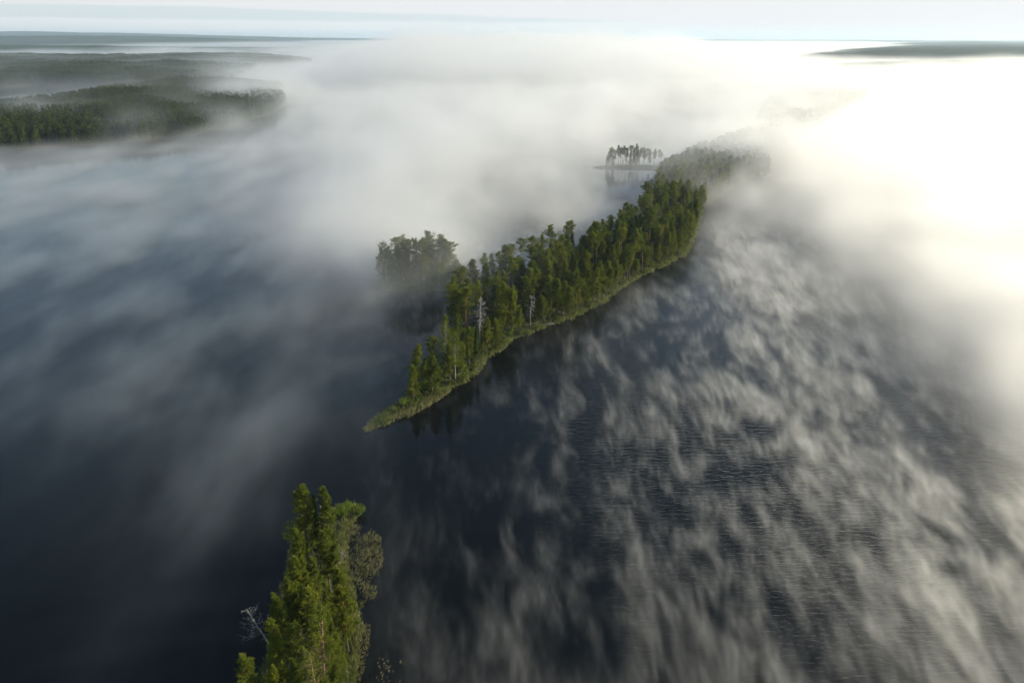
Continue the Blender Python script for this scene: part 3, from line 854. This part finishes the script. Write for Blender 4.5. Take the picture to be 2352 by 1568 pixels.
def scatter(name, pts, coll, smin, smax, label, seed):
    me = bpy.data.meshes.new(name + '_points'); me.vertices.add(len(pts)); me.vertices.foreach_set('co', np.asarray(pts, np.float32).ravel()); me.update()
    o = obj(name, me); tag(o, label, 'forest', kind='stuff')
    ng = bpy.data.node_groups.new(name, 'GeometryNodeTree')
    ng.interface.new_socket('Geometry', in_out='INPUT', socket_type='NodeSocketGeometry')
    ng.interface.new_socket('Geometry', in_out='OUTPUT', socket_type='NodeSocketGeometry')
    gi, go = ng.nodes.new('NodeGroupInput'), ng.nodes.new('NodeGroupOutput')
    ci = ng.nodes.new('GeometryNodeCollectionInfo'); ci.inputs['Collection'].default_value = coll
    ci.inputs['Separate Children'].default_value = True; ci.inputs['Reset Children'].default_value = True
    ip = ng.nodes.new('GeometryNodeInstanceOnPoints'); ip.inputs['Pick Instance'].default_value = True
    rv = ng.nodes.new('FunctionNodeRandomValue'); rv.data_type = 'FLOAT'
    rv.inputs[2].default_value = smin; rv.inputs[3].default_value = smax; rv.inputs['Seed'].default_value = seed
    rot = ng.nodes.new('FunctionNodeRandomValue'); rot.data_type = 'FLOAT_VECTOR'
    rot.inputs[0].default_value = (-0.03, -0.03, 0); rot.inputs[1].default_value = (0.03, 0.03, 6.28)
    L = ng.links
    L.new(gi.outputs[0], ip.inputs['Points']); L.new(ci.outputs[0], ip.inputs['Instance'])
    L.new(rot.outputs[0], ip.inputs['Rotation']); L.new(rv.outputs[1], ip.inputs['Scale'])
    L.new(ip.outputs[0], go.inputs[0])
    md = o.modifiers.new('scatter', 'NODES'); md.node_group = ng
    return o


def grid_pts(land, sp, seed, edge, lim=None):
    r = np.random.default_rng(seed); p = land.p; lo, hi = p.min(0), p.max(0)
    gx, gy = np.meshgrid(np.arange(lo[0], hi[0], sp), np.arange(lo[1], hi[1], sp))
    x = gx.ravel() + r.uniform(-.45, .45, gx.size) * sp; y = gy.ravel() + r.uniform(-.45, .45, gx.size) * sp
    k = inside(p, x, y); x, y = x[k], y[k]
    k = edge_dist(p, x, y) > edge; x, y = x[k], y[k]
    k = fbm(x / 70, y / 70, 9.0, 3) > 0.22; x, y = x[k], y[k]
    u, v = project(np.stack([x, y, 0 * x], 1)); k = (u > -200) & (u < 2550); x, y = x[k], y[k]
    return np.stack([x, y, land.h(x, y) - 0.3], 1)


crowns = bpy.data.collections.new('ridge_crowns')
for k_ in ('pine', 'tall', 'spruce'):
    for tm_, cm_ in V[k_][:3]:
        co_ = np.empty(len(cm_.vertices) * 3, np.float32); cm_.vertices.foreach_get('co', co_)
        co_ = co_.reshape(-1, 3) * np.array([1.75, 1.75, 0.86], np.float32)
        fi_ = np.empty(len(cm_.loops), np.int32); cm_.loops.foreach_get('vertex_index', fi_)
        o = bpy.data.objects.new('ridge_crown', new_mesh('ridge_crown', co_, fi_.reshape(-1, 3), cm_.materials[0])); crowns.objects.link(o)
y_end = min(q[1] for q in rest) if rest else 300.0
more = [tuple(q) for q in grid_pts(ridge, 3.6, 27, 1.5) if q[1] > y_end + 4 and min((q[0] - w[0]) ** 2 + (q[1] - w[1]) ** 2 for w in rest) > 3.0]
scatter('forest', more + [(x, y, z - 0.1) for (x, y, z, H, k) in rest], crowns, 0.8, 1.15, 'pines and spruces of the ridge fading into the fog', 1)
scatter('forest', grid_pts(far1, 4.4, 21, 1.5), protos, 0.65, 1.15, 'dark conifer forest across the lake behind drifting mist', 2)
scatter('forest', grid_pts(far2, 26.0, 22, 14), clumps, 0.8, 1.1, 'more distant conifer forest beyond the white inlet', 3)
scatter('forest', grid_pts(far3, 20.0, 23, 10), clumps, 0.8, 1.1, 'faint forest behind the fog beyond the ridge', 4)
g4 = grid_pts(far4, 42.0, 24, 20)
scatter('forest', g4, clumps, 1.0, 1.3, 'dark blue-green woods on the far right horizon', 5)


# --- ground cover
def cover(name, land, n, edge_lo, edge_hi, Lr, wd, mat, label, cat, seed, ok=None, zlow=0.0, up=1.4, along=None):
    r = np.random.default_rng(seed)
    p = along if along is not None else densify(land.p, 1.0)
    q = p[r.integers(0, len(p), n)] + r.normal(0, 0.5, (n, 2))
    d = r.uniform(edge_lo, edge_hi, n); a = r.uniform(0, 6.28, n)
    q = q + np.stack([np.cos(a), np.sin(a)], 1) * np.abs(d)[:, None]
    h = land.h(q[:, 0], q[:, 1]); k = h > zlow
    if ok is not None: k &= ok(q[:, 0], q[:, 1])
    q, h = q[k], h[k]
    P = np.stack([q[:, 0], q[:, 1], np.maximum(h, 0) - 0.05], 1)
    C = MB(); m = len(P)
    for j in range(4):
        C.blades(P + r.normal(0, 0.12, (m, 3)) * (1, 1, 0), unit(r.normal(0, 0.35, (m, 3)) + np.array([0, 0, up])), r.uniform(*Lr, m), wd, r)
    o = obj(name, C.mesh(name, mat)); tag(o, label, cat, kind='stuff'); return o


shore_line = densify(np.vstack([R_SHORE[:19], R_SHORE[18:19]]), 0.6)
cover('grass', ridge, 9000, 0, 1.0, (0.5, 1.1), 0.16, M_GRASS, 'pale yellow-green grass fringing the right shore of the ridge', 'grass', 31, zlow=-0.35, along=shore_line)
cover('undergrowth', ridge, 12000, 0, 3.0, (0.4, 1.0), 0.3, M_UNDER, 'low green shrubs under the shore trees of the ridge', 'undergrowth', 32, zlow=0.25, up=0.8, along=shore_line)
cover('grass', fore, 6000, 0, 1.0, (0.5, 1.2), 0.12, M_GRASS, 'pale grass on the banks of the near islet', 'grass', 33, zlow=-0.3)
cover('grass', spit, 3000, 0, 3.0, (0.4, 0.9), 0.2, M_UNDER, 'low brush covering the small spit', 'undergrowth', 34, zlow=0.05)
cover('undergrowth', pen, 6000, 0, 6.0, (0.6, 1.6), 0.35, M_BIRCH, 'leafy brush under the trees of the misty point', 'undergrowth', 35, zlow=0.05, up=0.8)
def fallen(u0, v0, u1, v1, rad, label):
    a_, b_ = G(u0, v0, 0.6), G(u1, v1, 0.6); L_ = (b_ - a_).length; d_ = (b_ - a_).normalized()
    T = MB(); ts = np.linspace(0, 1, 7); r = np.random.default_rng(int(u0))
    T.tube(np.stack([ts * L_, 0.15 * np.sin(ts * 5), 0.1 * ts], 1), rad * (1 - 0.75 * ts) + 0.02, 6)
    o = obj('fallen_log', T.mesh('fallen_log', M_DEAD, True)); o.location = a_
    B = MB()
    for i in range(9):
        s0 = r.uniform(0.3, 0.95) * L_; q = np.array([s0, 0, 0.05]); d = unit(r.normal(0, 1, 3) + np.array([0.6, 0, 0.6]))
        B.tube([q, q + d * 0.5, q + d * 0.9 + r.normal(0, 0.1, 3)], [0.03, 0.02, 0.01], 3)
    obj('branches', B.mesh('branches', M_DEAD), o)
    o.rotation_euler = (0, -math.asin(d_.z), math.atan2(d_.y, d_.x)); tag(o, label, 'log')


fallen(1272, 742, 1212, 750, 0.16, 'grey fallen tree trunk lying along the shore right of the right dead tree')
rb_ = random.Random(4); bj = 0
for i in range(46):
    j = int((0.02 + 0.9 * (i + rb_.random() * 0.8) / 46) * 0.86 * len(shore_line)); x, y = shore_line[min(j, len(shore_line) - 1)]
    a = rb_.uniform(2.0, 4.2); nx_, ny_ = -1.0, 0.6
    x += nx_ * a * 0.8; y += ny_ * a * 0.8
    if not inside(ridge.p, np.array([x]), np.array([y]))[0]: continue
    bj += 1
    plant('bush', rb_.randrange(3), x, y, ridge.hz(x, y) - 0.1, rb_.uniform(1.3, 2.8), f'{ORD(bj)} low willow bush along the right shore of the ridge, counted from its tip', 'willow bushes along the ridge shore', rb_.uniform(0.8, 1.2))


def reeds(name, poly_px, sp, Lr, label, seed, keep=0.6, wd=0.05):
    r = np.random.default_rng(seed); p = poly_world(poly_px); lo, hi = p.min(0), p.max(0)
    n = int((hi - lo).prod() / sp ** 2)
    q = r.uniform(lo, hi, (n, 2)); q = q[inside(p, q[:, 0], q[:, 1])]
    f = fbm(q[:, 0] * 0.45, q[:, 1] * 0.45, 2.2, 3); q = q[f > 1 - keep - 0.15 + r.normal(0, 0.08, len(f)) + 0.22 * (1 - np.clip(edge_dist(p, q[:, 0], q[:, 1]) / 1.5, 0, 1))]
    m = len(q); P = np.stack([q[:, 0], q[:, 1], np.full(m, -0.1)], 1); C = MB()
    lean = np.array([0.55, -0.45, 1.2])
    for j in range(2):
        C.blades(P + r.normal(0, 0.07, (m, 3)) * (1, 1, 0), unit(r.normal(0, 0.22, (m, 3)) + lean), r.uniform(*Lr, m), wd, r)
    o = obj(name, C.mesh(name, M_REED)); tag(o, label, 'reeds', kind='stuff'); return o


reeds('reeds', [(800, 1195), (835, 1205), (872, 1235), (880, 1290), (868, 1350), (850, 1395), (830, 1400), (815, 1380), (800, 1300), (795, 1230)], 0.22, (0.7, 1.5), 'sparse straw-coloured reed bed in the water right of the near islet', 41, 0.5)
reeds('reeds', [(826, 1440), (850, 1430), (845, 1480), (835, 1540), (820, 1570), (812, 1500)], 0.2, (0.6, 1.2), 'narrow strip of straw reeds along the lower right bank of the near islet', 42)
reeds('reeds', [(905, 945), (1000, 905), (1030, 888), (1035, 900), (1000, 925), (940, 958), (905, 965)], 0.28, (0.9, 1.7), 'tall yellowish reeds standing off the tip of the ridge', 43, 0.9, 0.12)
reeds('reeds', [(832, 985), (860, 955), (905, 935), (910, 955), (870, 982), (836, 995)], 0.3, (0.5, 1.2), 'short green reeds at the very tip of the ridge', 44, 0.9, 0.14)
reeds('reeds', [(860, 1510), (925, 1510), (935, 1575), (860, 1575)], 0.6, (0.4, 0.8), 'scattered water plants at the bottom edge right of the near islet', 45, 0.55, 0.2)

# ------------------------------------------------------------------ mist on the water
FX = np.linspace(0, 2352, 13)
FY = np.array([100, 108, 118, 130, 150, 180, 220, 260, 300, 350, 400, 460, 520, 600, 700, 800, 900, 1000, 1150, 1300, 1450, 1600], float)
FM = np.array([[int(c) for c in row.split()] for row in '''
00 00 00 20 70 95 95 95 95 95 90 40 40
10 30 60 80 90 95 95 95 95 90 80 15 10
30 50 80 85 90 95 95 95 95 90 40 8 6
50 40 30 30 85 95 95 95 95 88 45 12 10
35 30 35 55 90 95 95 95 95 85 55 42 46
35 20 30 60 90 95 95 95 90 80 85 92 92
60 20 25 55 88 95 95 95 85 80 88 95 95
25 30 25 50 88 95 95 90 65 78 88 95 95
40 35 35 65 88 95 95 80 55 80 90 95 95
60 50 50 70 90 95 92 85 40 80 90 95 95
52 48 46 70 90 95 88 60 25 80 92 95 95
45 45 45 70 92 92 85 74 5 82 92 95 95
48 52 55 72 85 78 72 40 5 65 90 94 95
50 52 54 62 65 65 20 0 10 60 78 88 93
50 50 50 50 45 25 0 6 32 46 68 85 95
45 45 46 42 30 5 8 24 32 42 55 76 92
38 42 44 36 20 5 16 30 32 38 48 64 86
30 35 42 40 16 6 18 30 32 36 42 54 74
18 28 40 36 8 10 18 28 28 30 38 46 62
10 20 22 6 4 13 20 24 26 26 32 40 52
5 12 10 2 4 13 18 18 20 24 28 38 48
3 8 6 2 4 12 16 18 20 24 28 38 48
'''.strip().splitlines()], float) / 100


def veil(x, y, z):
    """How much of the view the mist over this spot hides (0..1)."""
    u, v = project(np.stack([x.ravel(), y.ravel(), z.ravel() if hasattr(z, 'ravel') else np.full(x.size, z)], 1))
    fu = np.clip(u / 196.0, 0, 11.999); iu = fu.astype(int); fu = fu - iu
    vi = np.clip(np.interp(v, FY, np.arange(len(FY))), 0, len(FY) - 1.001); iv = vi.astype(int); fv = vi - iv
    fu = fu * fu * (3 - 2 * fu); fv = fv * fv * (3 - 2 * fv)
    a = FM[iv, iu] * (1 - fu) + FM[iv, iu + 1] * fu; b = FM[iv + 1, iu] * (1 - fu) + FM[iv + 1, iu + 1] * fu
    return (a * (1 - fv) + b * fv).reshape(x.shape)


def mist_material(name, aniso, step, colour=(0.97, 0.985, 1.0)):
    m, nt, out = mat_new(name)
    at = nt.nodes.new('ShaderNodeAttribute'); at.attribute_name = 'density'
    vs = nt.nodes.new('ShaderNodeVolumeScatter'); vs.inputs['Color'].default_value = (*colour, 1)
    vs.inputs['Anisotropy'].default_value = aniso
    nt.links.new(at.outputs['Fac'], vs.inputs['Density']); nt.links.new(vs.outputs[0], out.inputs['Volume'])
    try: m.cycles.volume_step_rate = step
    except Exception: pass
    return m


def mist_box(name, lo, hi, res, dens, label, mat):
    """dens: array (nx, ny, nz) of mist density, filled into a volume by a Volume Cube node."""
    nx, ny, nz = res
    me = bpy.data.meshes.new(name); me.vertices.add(nx * ny * nz)
    me.attributes.new('dens', 'FLOAT', 'POINT').data.foreach_set('value', np.ascontiguousarray(dens, dtype=np.float32).ravel())
    me.materials.append(mat)
    o = obj(name, me); tag(o, label, 'mist', kind='stuff')
    ng = bpy.data.node_groups.new(name, 'GeometryNodeTree')
    ng.interface.new_socket('Geometry', in_out='INPUT', socket_type='NodeSocketGeometry')
    ng.interface.new_socket('Geometry', in_out='OUTPUT', socket_type='NodeSocketGeometry')
    gi, go = ng.nodes.new('NodeGroupInput'), ng.nodes.new('NodeGroupOutput')
    L = ng.links
    pos = ng.nodes.new('GeometryNodeInputPosition')
    sub = ng.nodes.new('ShaderNodeVectorMath'); sub.operation = 'SUBTRACT'; sub.inputs[1].default_value = lo; L.new(pos.outputs[0], sub.inputs[0])
    mul = ng.nodes.new('ShaderNodeVectorMath'); mul.operation = 'MULTIPLY'
    mul.inputs[1].default_value = tuple((r - 1) / (h - l) for r, h, l in zip(res, hi, lo)); L.new(sub.outputs[0], mul.inputs[0])
    rnd = ng.nodes.new('ShaderNodeVectorMath'); rnd.operation = 'ADD'; rnd.inputs[1].default_value = (0.5, 0.5, 0.5); L.new(mul.outputs[0], rnd.inputs[0])
    flo = ng.nodes.new('ShaderNodeVectorMath'); flo.operation = 'FLOOR'; L.new(rnd.outputs[0], flo.inputs[0])
    dot = ng.nodes.new('ShaderNodeSeparateXYZ'); L.new(flo.outputs[0], dot.inputs[0])

    def im(op, a, b):
        n = ng.nodes.new('FunctionNodeIntegerMath'); n.operation = op
        for i, v in enumerate((a, b)):
            if isinstance(v, int): n.inputs[i].default_value = v
            else: L.new(v, n.inputs[i])
        return n.outputs[0]

    def f2i(s):
        n = ng.nodes.new('FunctionNodeFloatToInt'); n.rounding_mode = 'ROUND'; L.new(s, n.inputs[0]); return n.outputs[0]
    ix, iy, iz = (f2i(dot.outputs[i]) for i in range(3))
    idx = im('ADD', im('MULTIPLY', ix, ny * nz), im('ADD', im('MULTIPLY', iy, nz), iz))
    na = ng.nodes.new('GeometryNodeInputNamedAttribute'); na.data_type = 'FLOAT'; na.inputs[0].default_value = 'dens'
    si = ng.nodes.new('GeometryNodeSampleIndex'); si.data_type = 'FLOAT'; si.domain = 'POINT'; si.clamp = True
    L.new(gi.outputs[0], si.inputs['Geometry']); L.new(na.outputs[0], si.inputs['Value']); L.new(idx, si.inputs['Index'])
    vc = ng.nodes.new('GeometryNodeVolumeCube')
    L.new(si.outputs[0], vc.inputs['Density'])
    vc.inputs['Min'].default_value = lo; vc.inputs['Max'].default_value = hi
    vc.inputs['Resolution X'].default_value = nx; vc.inputs['Resolution Y'].default_value = ny; vc.inputs['Resolution Z'].default_value = nz
    sm = ng.nodes.new('GeometryNodeSetMaterial'); sm.inputs['Material'].default_value = mat
    L.new(vc.outputs[0], sm.inputs[0]); L.new(sm.outputs[0], go.inputs[0])
    md = o.modifiers.new('mist', 'NODES'); md.node_group = ng
    return o


def axes(lo, hi, step, nz):
    nx, ny = int((hi[0] - lo[0]) / step) + 1, int((hi[1] - lo[1]) / step) + 1
    X, Y, Z = np.meshgrid(np.linspace(lo[0], hi[0], nx, dtype=np.float32), np.linspace(lo[1], hi[1], ny, dtype=np.float32), np.linspace(lo[2], hi[2], nz, dtype=np.float32), indexing='ij')
    return (nx, ny, nz), X, Y, Z


def depression(x, y): return np.sin(np.arctan2(CAM_H, np.hypot(x, y)))


def near_weight(x, y):
    dense = veil(x, y, 3.0)
    return (1 - sstep(y, 275, 330)) * sstep(x, -270, -220) * (1 - sstep(x, 225, 250)) * (1 - sstep(dense, 0.60, 0.85))


def right_side(x, y): return sstep(x + 0.12 * (y - 100), -36, -14)


def base_tau(x, y):
    vz = np.clip(veil(x, y, 3.0), 0, 0.97)
    return -np.log(1 - vz) * depression(x, y)                     # optical depth straight down


def near_mist(lo, hi, step, nz, streaky, scale, label, mat):
    res, X, Y, Z = axes(lo, hi, step, nz)
    x2, y2 = X[:, :, 0], Y[:, :, 0]
    side = right_side(x2, y2); side = side if streaky else 1 - side
    tau2 = base_tau(x2, y2) * near_weight(x2, y2) * side * scale
    wx = (fbm(X / 26, Y / 34, Z / 30, 3) - 0.5) * 9 + (vnoise(X / 4, Y / 7, Z / 5) - 0.5) * 1.2; wy = (fbm(X / 22 + 9, Y / 40, Z / 30, 3) - 0.5) * 18
    Xs, Ys = X + wx + Z * 0.25, Y + wy - Z * 0.5
    big = fbm(X / 45, Y / 70, 0.3, 3)
    if streaky:
        fil = 1 - np.abs(2 * fbm(Xs / 2.0, Ys / 7.0, Z / 6.0, 3, 0.55) - 1) * 2.6      # thin curling threads
        fil2 = 1 - np.abs(2 * fbm(Xs / 1.3 + 7, Ys / 4.2, Z / 5.0, 2, 0.5) - 1) * 2.2
        puff = fbm(Xs / 3.4, Ys / 6.5, Z / 6.0, 4, 0.6)
        thr = np.clip(fil, 0, 1) ** 2.5 * 0.6 + np.clip(fil2, 0, 1) ** 2 * 0.3
        mid_ = fbm(X / 16, Y / 24, 0.8, 3)
        m = np.clip(puff + (big - 0.5) * 0.55 + (mid_ - 0.5) * 0.45 - 0.41, 0, 1) ** 1.15 * (0.35 + 2.2 * thr) + 0.05 * thr * np.clip(big - 0.25, 0, 1)
        H = 0.7 + 4.2 * np.clip(puff * 0.5 + mid_ * 0.5 + (big - 0.5), 0, 1) ** 1.6
    else:
        soft = fbm(Xs / 13, Ys / 34, Z / 12.0, 6, 0.58)
        m = np.clip(soft + (big - 0.5) * 0.5 - 0.36, 0, 1) ** 1.2; m = m + 0.35 * m.mean()
        H = 1.5 + 5 * soft
    prof = np.exp(-(Z / H) ** 2)
    m = m / m[:, :, 1].mean()
    if streaky:                                                   # thick mist is more even
        ev = 0.65 * sstep(veil(x2, y2, 3.0), 0.35, 0.75)[:, :, None]; m = m * (1 - ev) + ev * (0.7 + 0.6 * mid_)
    D = tau2[:, :, None] * m * prof / np.maximum(prof.sum(2, keepdims=True) * (hi[2] / (nz - 1)), 0.5)
    D[:, :, -1] = 0
    print(label, res, float(D.max()))
    return mist_box('mist', lo, hi, res, D, label, mat)


near_mist((-62, 52, 0.0), (255, 335, 7.5), 0.46, 10, True, 0.62, 'thin steam drifting in streaks over the water right of the ridge', mist_material('mist_near', 0.74, 1.3))
near_mist((-275, 52, 0.0), (0, 335, 12.0), 1.5, 9, False, 0.8, 'soft low mist over the dark water left of the ridge', mist_material('mist_left', 0.76, 1.2, (0.84, 0.93, 1.0)))  # neutral mist; the blue of the skylight is put into its scatter colour

# middle banks
BLOBS = [(945, 640, 30, 18, 0.03), (885, 600, 26, 20, 0.035), (1800, 290, 45, 34, 0.03), (1900, 230, 70, 34, 0.03), (1725, 330, 32, 30, 0.03), (1755, 400, 34, 26, 0.045), (1700, 405, 18, 20, 0.03), (40, 214, 90, 6, 0.04),
         (110, 300, 36, 24, 0.012), (260, 232, 50, 22, 0.008), (430, 275, 30, 26, 0.008), (570, 250, 40, 30, 0.012), (640, 235, 60, 32, 0.03), (320, 322, 22, 20, 0.010), (20, 225, 90, 8, 0.02), (520, 300, 22, 20, 0.012),
          (1690, 385, 22, 20, 0.05), (1655, 330, 24, 24, 0.03), (1610, 470, 9, 7, 0.05), (1540, 450, 34, 22, 0.006), (1600, 400, 36, 24, 0.012), (1640, 370, 30, 26, 0.016)]
lo, hi = (-620, 52, 0.0), (900, 1120, 62.0)
res, X, Y, Z = axes(lo, hi, 3.5, 22)
x2, y2 = X[:, :, 0], Y[:, :, 0]
vz = veil(x2, y2, 6.0)
w = (1 - near_weight(x2, y2)) * (1 - sstep(y2, 1040, 1110)) * sstep(x2, -615, -560) * (1 - sstep(x2, 840, 895))
uu, vv = project(np.stack([x2.ravel(), y2.ravel(), 0 * x2.ravel()], 1)); uu = uu.reshape(x2.shape); vv = vv.reshape(x2.shape)
deep = (1 - sstep(vv, 380, 470)) * sstep(uu, 1400, 1650)
land1 = (1 - sstep(vv, 300, 350)) * (1 - sstep(uu, 620, 760))
gz = np.maximum(far1.h(x2[::4, ::4], y2[::4, ::4]), 0)
gz = np.kron(gz, np.ones((4, 4)))[:x2.shape[0], :x2.shape[1]]
for _ in range(3): gz[1:-1, 1:-1] = (gz[:-2, 1:-1] + gz[2:, 1:-1] + gz[1:-1, :-2] + gz[1:-1, 2:] + gz[1:-1, 1:-1]) / 5
Z = Z - gz[:, :, None].astype(np.float32)                          # the mist follows the rise of the far shore
Ht = 5 + 15 * sstep(vz, 0.5, 0.93) + 14 * deep + (12 + 16 * sstep(uu, 470, 640)) * land1
centre = (1 - sstep(vv, 380, 520)) * sstep(uu, 640, 900)
Ht = Ht + 12 * centre * (1 - deep)
Hn = Ht[:, :, None] * (0.2 + 1.6 * fbm(X / 60, Y / 85, Z / 50 + 2, 5, 0.58))
wx = (fbm(X / 50, Y / 60, Z / 30, 3) - 0.5) * 40
m1 = fbm((X + wx * 0.8) / 24, (Y - wx) / 62, Z / 22, 5, 0.58)
mod = np.clip((m1 - 0.5) * 5.0 + 0.9, 0.0, 3)
mod = mod * (1 - vz[:, :, None] ** 3) + np.clip((m1 - 0.5) * 1.6 + 1.0, 0.3, 2) * vz[:, :, None] ** 3
leftw = (1 - sstep(uu, 500, 800)) * sstep(vv, 340, 380)
mod = mod * (1 - 0.35 * leftw[:, :, None]) + 0.42 * leftw[:, :, None]
dens = (-np.log(1 - np.clip(vz, 0, 0.97)) * depression(x2, y2) * w / (Ht * 0.8))[:, :, None]
D = dens * mod * (1 - sstep(Z / Hn, 0.35, 1.15)) * (1 - 0.25 * (1 - sstep(vz, 0.5, 0.8)))[:, :, None]
for (u_, v_, r_, h_, d_) in BLOBS:
    c_ = G(u_, v_)
    g_ = np.exp(-((x2 - c_.x) ** 2 + (y2 - c_.y) ** 2) / r_ ** 2)[:, :, None] * np.exp(-(Z / h_) ** 2)
    D = D + g_ * d_ * np.clip((m1 - 0.5) * 4 + 1, 0.1, 2)
D[:, :, -1] = 0
print('middle mist', res, float(D.max()))
mist_box('mist', lo, hi, res, D, 'white fog bank lying over the lake around and behind the ridge', mist_material('mist_middle', 0.52, 1.0))

# far fog
lo, hi = (-2900, 1040, 0.0), (3100, 4400, 126.0)
res, X, Y, Z = axes(lo, hi, 17.0, 19)
x2, y2 = X[:, :, 0], Y[:, :, 0]
vz = veil(x2, y2, 12.0)
w = sstep(y2, 1045, 1110) * (1 - sstep(y2, 4100, 4380))
uu, vv = project(np.stack([x2.ravel(), y2.ravel(), 0 * x2.ravel()], 1)); uu = uu.reshape(x2.shape)
tall = sstep(uu, 700, 1000) * (1 - sstep(uu, 1350, 1800))
gz = np.maximum(far2.h(x2, y2), 0) + np.maximum(far3.h(x2, y2), 0)
Z = Z - gz[:, :, None].astype(np.float32)
Hn = (16 + 24 * vz + 55 * tall)[:, :, None] * (0.1 + 1.8 * fbm(X / 260, Y / 330, Z / 90, 5, 0.6))
m1 = fbm(X / 150, Y / 230, Z / 50, 5, 0.55)
mod = np.clip((m1 - 0.47) * 4.5 + 1.0, 0.0, 3)
D = (-np.log(1 - np.clip(vz, 0, 0.97)) * 0.0032 * w * (1 - 0.5 * tall))[:, :, None] * mod * (1 - sstep(Z / Hn, 0.15, 1.2)) * (vz[:, :, None] > 0.02)
D[:, :, -1] = 0
print('far mist', res, float(D.max()))
mist_box('mist', lo, hi, res, D, 'distant white fog spread over the far end of the lake', mist_material('mist_far', 0.55, 1.0))

lo, hi = (-10000, 4380, 0.0), (11000, 13500, 80.0)
res, X, Y, Z = axes(lo, hi, 60.0, 7)
x2, y2 = X[:, :, 0], Y[:, :, 0]
vz = veil(x2, y2, 15.0)
m1 = fbm(X / 700, Y / 900, Z / 100, 4, 0.55)
D = (vz * 0.0030 * sstep(y2, 4390, 4700) * (1 - sstep(y2, 12800, 13400)))[:, :, None] * np.clip((m1 - 0.45) * 4 + 0.8, 0, 2) * (1 - sstep(Z / (20 + 50 * vz[:, :, None]), 0.4, 1.0))
D[:, :, -1] = 0
mist_box('mist', lo, hi, res, D, 'thin bright line of fog on the horizon', mist_material('mist_horizon', 0.65, 1.0))


def haze_box():
    x0, x1, y0, y1, z0, z1 = -29000, 29000, -1900, 29000, -3, 215
    Vv = np.array([(x, y, z) for x in (x0, x1) for y in (y0, y1) for z in (z0, z1)], float)
    Ff = np.array([(0, 1, 3, 2), (4, 6, 7, 5), (0, 4, 5, 1), (2, 3, 7, 6), (0, 2, 6, 4), (1, 5, 7, 3)])
    m, nt, out = mat_new('haze_air')
    pv = nt.nodes.new('ShaderNodeVolumePrincipled')
    pv.inputs['Color'].default_value = (0.70, 0.85, 1.0, 1); pv.inputs['Density'].default_value = 6e-5
    pv.inputs['Anisotropy'].default_value = 0.3
    nt.links.new(pv.outputs[0], out.inputs['Volume'])
    o = obj('haze', new_mesh('haze', Vv, Ff, m)); tag(o, kind='stuff'); return o


haze_box()
